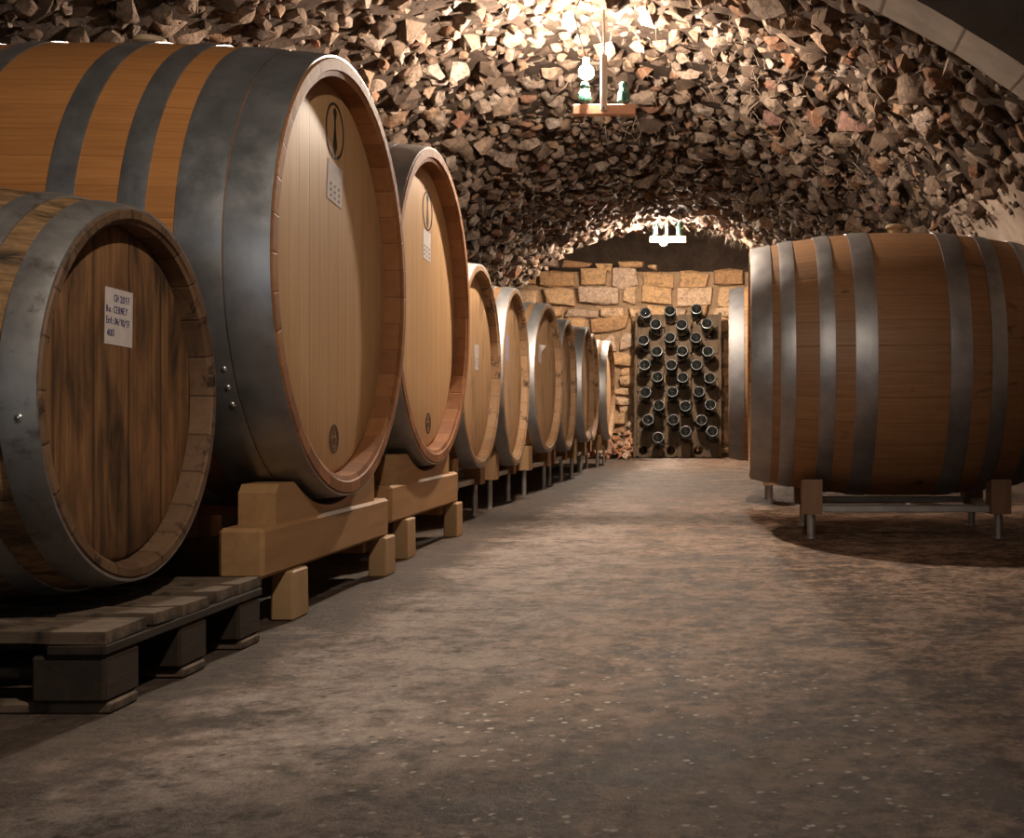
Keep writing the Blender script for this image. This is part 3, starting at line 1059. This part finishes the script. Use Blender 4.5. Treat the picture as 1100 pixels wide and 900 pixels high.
# ------------------------------------------------------------------ riddling rack and bottles
RY, TILT = 13.92, math.radians(10)
x0, x1 = unproj(683, 0, RY).x, unproj(772, 0, RY).x
RW = x1 - x0; RXC = (x0 + x1) / 2
RH = 1.64
root = empty('bottle_rack', (RXC, RY, 0))
tag(root, 'dark leaning wooden riddling rack holding bottles against the stone back wall', 'bottle rack')
NC, NRW = 6, 11
cw, chh = RW / NC, RH / NRW
v, f = [], []
hr = .050
bd = MB()
for half in range(3):
    bd = MB()
    for ci in (half * 2, half * 2 + 1):
        for r in range(NRW):
            xa, xb = -RW / 2 + ci * cw + (.006 if ci % 2 == 0 else 0), -RW / 2 + (ci + 1) * cw - (.006 if ci % 2 else 0)
            za, zb = r * chh, (r + 1) * chh
            xm, zm = (xa + xb) / 2, (za + zb) / 2
            if (ci + r) % 2 == 0:
                ring = [];sq = []
                for q in range(16):
                    a = 2 * PI * q / 16 + PI / 16
                    c, d = math.cos(a), math.sin(a)
                    ring.append((xm + hr * c, zm + hr * d))
                    m_ = max(abs(c), abs(d))
                    sq.append((xm + (xb - xa) / 2 * c / m_, zm + chh / 2 * d / m_))
                vv = [(p[0], -.016, p[1]) for p in ring] + [(p[0], -.016, p[1]) for p in sq] + [(p[0], .016, p[1]) for p in ring] + [(p[0], .016, p[1]) for p in sq]
                ff = []
                for q in range(16):
                    n_ = (q + 1) % 16
                    ff += [(q, n_, 16 + n_, 16 + q), (32 + q, 48 + q, 48 + n_, 32 + n_), (q, 32 + q, 32 + n_, n_)]
                bd.add(vv, ff)
                # the square corners
                for sx in (-1, 1):
                    for sz in (-1, 1):
                        pass
            else:
                bd.box((xm, 0, zm), (xb - xa, .032, chh), bev=.0005)
    bd.build('board', M['rack'], root, (0, .03, .01), (-TILT, 0, 0))
for sx in (-1, 1):
    b = MB(); b.box((0, 0, RH / 2), (.035, .075, RH + .03), bev=.004)
    b.build('side_rail', M['rack'], root, (sx * (RW / 2 + .012), .035, .014), (-TILT, 0, 0))
    b = MB(); b.tube([(sx * RW * .42, .49, .02), (sx * RW * .42, .36, 1.55)], .018, 8)
    b.build('prop', M['rack'], root)

cent = [(150, 115), (268, 105), (397, 97), (200, 170), (325, 172), (447, 168), (140, 248), (268, 235), (394, 235), (205, 302), (328, 300), (452, 302), (146, 367), (275, 367), (397, 367), (208, 425), (330, 428), (461, 431), (150, 500), (280, 497), (408, 497), (215, 563), (343, 566), (464, 560), (163, 632), (285, 633), (421, 634), (211, 718), (344, 688), (473, 688)]
bprof = [(0.040, .0005), (.030, .024), (.008, .047), (.0, .056), (.0015, .062), (.010, .067), (.20, .067), (.23, .056), (.245, .032), (.27, .020), (.34, .0165), (.345, .019), (.355, .019), (.355, .0005)]
ords = ['topmost', 'second', 'third', 'fourth', 'fifth', 'sixth', 'seventh', 'eighth', 'ninth', 'lowest']
pos3 = ['left', 'middle', 'right']
proto = None
BUP = math.radians(22)
for i, (qx, qy) in enumerate(cent):
    px, py = 660 + qx / 4.5, 310 + qy / 4.5
    # depth: on the tilted board, then out along the bottle axis
    d = RY
    for _ in range(6):
        p = unproj(px, py, d)
        out = .25
        zb = p.z - out * math.sin(BUP)
        d = RY + .03 + zb * math.tan(TILT) - out * math.cos(BUP)
    p = unproj(px, py, d)
    if proto is None:
        b = MB(); b.lathe(bprof, 28, 'z', ms=[0, 0, 0, 1, 0, 0, 0, 0, 0, 0, 0, 0, 0, 0])
        proto = b.build('wine_bottle', [M['bottle'], M['bottle_ring']], smooth=40)
        o = proto
    else:
        o = proto.copy(); COL.objects.link(o)
    o.location = p
    # local +z points into the rack: towards +y and downwards
    o.rotation_euler = (-(PI / 2) - BUP, 0, 0)
    dirv = Vector((0, math.cos(BUP), -math.sin(BUP)))
    o.rotation_euler = dirv.to_track_quat('Z', 'Y').to_euler()
    rw = ords[i // 3] + (' row' if i // 3 in (0, 9) else ' row from top')
    tag(o, 'dark bottle stuck neck-first in the rack, %s one of the %s' % (pos3[i % 3], rw), 'bottle', 'bottles in the riddling rack')

# ------------------------------------------------------------------ rubble heap by the back wall
V, Fc, T = [], [], []
for _ in range(170):
    a = rnd.random(); yy = 13.62 + .72 * rnd.random()
    xx = -1.62 + .50 * rnd.random()
    hmax = .42 * max(0, 1 - (ZB - yy) / 1.0) + .03
    s = rnd.uniform(.022, .06)
    c = Vector((xx, yy, s * .6 + hmax * rnd.random()))
    tv, tf = rnd.choice(CHIPS)
    E = Euler((rnd.uniform(0, 6), rnd.uniform(0, 6), rnd.uniform(0, 6))).to_matrix()
    k = len(V); V += [c + E @ Vector((q.x * s * 1.3, q.y * s, q.z * s * .8)) for q in tv]
    Fc += [tuple(i + k for i in q) for q in tf]; T += [rnd.random()] * len(tf)
o = mesh_obj('rubble_heap', V, Fc, M['rubble']); set_tone(o, T)
tag(o, 'heap of broken orange and pale stone at the foot of the back wall, left of the rack', 'rubble', kind='stuff')

# ------------------------------------------------------------------ lamps
def lamp(label, d, bar_px, bar_y, stem_px, stem_y, ins_px, ins_y, bulb_px, bulb_y, br, bulb_dy, bw, glow, hang):
    """everything laid out at its real distance d; pixel values only measure offsets"""
    k = d / F
    P = lambda px, py, dd=0: unproj(px, py, d) + Vector((0, dd, 0))
    top = P(stem_px, stem_y)
    root = empty('ceiling_lamp', (top.x, top.y, top.z)); tag(root, label, 'lamp', 'bare-bulb lamps hung under the vault')
    R = root.location
    L = (bar_px[1] - bar_px[0]) * k
    bc = P(sum(bar_px) / 2, bar_y) - R
    b = MB(); b.box((0, 0, 0), (L, .045, bw * k), bev=.003)
    b.build('crossbar', M['lamp_bar'], root, bc)
    z1 = 0.02; z0 = bc.z - bw * k * .2
    b = MB(); b.box((0, 0, 0), (.030, .024, z1 - z0), bev=.003)
    b.build('stem', M['lamp_stem'], root, (bc.x * .0, -.034, (z0 + z1) / 2))
    b = MB(); b.tube([(0, -.034, z1 - .01), (0, -.034, hang)], .005, 8)
    b.build('hanger', M['pin'], root)
    b = MB()
    for zz in (bc.z + .003, bc.z + .035): b.lathe([(0, .006), (.003, .005), (.004, .0005)], 10, 'z')
    b.build('bolt', M['pin'], root, (0, -.047, bc.z), (PI / 2, 0, 0))
    zt = bc.z + bw * k / 2
    for ip in ins_px:
        q = P(ip, ins_y) - R
        hgt = (q.z - zt) * 2 - .012
        b = MB()
        b.lathe([(0, .026), (.004, .030), (hgt * .45, .029), (hgt * .62, .020), (hgt * .70, .017), (hgt * .78, .021), (hgt * .92, .021), (hgt, .015), (hgt + .001, .0005)], 28, 'z')
        ins = b.build('insulator', M['glass_green'], root, (q.x, 0, zt + .014), smooth=40)
        b = MB(); b.tube([(0, 0, -.016), (0, 0, hgt * .5)], .006, 8); b.lathe([(-.014, .012), (-.008, .012)], 12)
        b.build('pin', M['pin'], ins)
    q = P(bulb_px, bulb_y) - R + Vector((0, bulb_dy, 0))
    b = MB()
    pr = []
    for i in range(13):
        a = PI * i / 12
        pr.append((-math.cos(a) * br, max(.0005, math.sin(a) * br)))
    b.lathe(pr, 20, 'z')
    b.build('bulb', glow, root, q, smooth=60)
    return root, q, br


def socket(root, q, br, up, end):
    s = 1 if up else -1
    b = MB(); b.lathe([(0, .013), (.004, .017), (.030, .017), (.036, .010), (.037, .0005)], 20, 'z')
    b.build('socket', M['pin'], root, q + Vector((0, 0, s * (br + .001))), (0 if up else PI, 0, 0), smooth=40)
    a = q + Vector((0, 0, s * (br + .036)))
    b = MB(); pts = [a.lerp(Vector(end), i / 8) + Vector((0, 0, -.02 * math.sin(PI * i / 8))) for i in range(9)]
    b.tube(pts, .0035, 6)
    b.build('cord', M['cord'], root, smooth=50)


r1, q1, b1 = lamp('bare-bulb lamp with wooden crossbar and green insulators, nearer one under the vault', 5.8, (616, 683), 118.5, 649.5, 66, (628, 670), 101, 630, 78, .034, -.008, 11, M['bulb'], .23)
socket(r1, q1, b1, True, (-.14, .0, .22))
r2, q2, b2 = lamp('bare-bulb lamp with green insulators in front of the far arch', 12.55, (698, 737), 257, 716, 234, (703.5, 729.5), 244, 713, 261, .034, -.062, 6.5, M['bulb_far'], .16)
socket(r2, q2, b2, True, (-.02, -.02, .16))

# the next lamp of the same aisle hangs above and just ahead of the camera, outside the picture
ld = bpy.data.lights.new('aisle_lamp', 'SPOT'); ld.spot_size = math.radians(98); ld.spot_blend = .42
ld.energy = 108; ld.color = (1.0, .83, .66); ld.shadow_soft_size = .022
lo = bpy.data.objects.new('aisle_lamp', ld); COL.objects.link(lo); lo.location = (0.0, 1.2, 2.0)
lo.rotation_euler = Vector((-.50, .75, -.43)).to_track_quat('-Z', 'Y').to_euler()

# ------------------------------------------------------------------ world, camera, view
w = bpy.data.worlds.new('world'); SC.world = w
w.use_nodes = True
bg = w.node_tree.nodes.get('Background') or w.node_tree.nodes.new('ShaderNodeBackground')
bg.inputs[0].default_value = (.93, .96, 1.0, 1)
bg.inputs[1].default_value = 1.5
pl = bpy.data.lights.new('added_doorway_portal', 'AREA'); pl.shape = 'RECTANGLE'; pl.size = DX1 - DX0; pl.size_y = DH
pl.cycles.is_portal = True
po = bpy.data.objects.new('added_doorway_portal', pl); COL.objects.link(po)
po.location = ((DX0 + DX1) / 2, -2.4, DH / 2); po.rotation_euler = (PI / 2, 0, 0)

cd = bpy.data.cameras.new('camera')
cam = bpy.data.objects.new('camera', cd); COL.objects.link(cam)
cam.location = (0, 0, CH); cam.rotation_euler = (PI / 2, 0, 0)
cd.sensor_fit = 'HORIZONTAL'; cd.sensor_width = 36
cd.lens = F / 1100 * 36
cd.shift_x = -(VX - 550) / 1100
cd.shift_y = (HY - 450) / 1100
cd.clip_start = .05
SC.camera = cam

SC.view_settings.view_transform = 'Standard'
SC.view_settings.look = 'None'
SC.view_settings.gamma = 1.0
SC.view_settings.use_curve_mapping = False
SC.view_settings.exposure = 0.0
SC.cycles.use_denoising = True
SC.cycles.max_bounces = 8
SC.cycles.diffuse_bounces = 4
SC.cycles.sample_clamp_indirect = 4.0
SC.cycles.caustics_reflective = False
SC.cycles.caustics_refractive = False
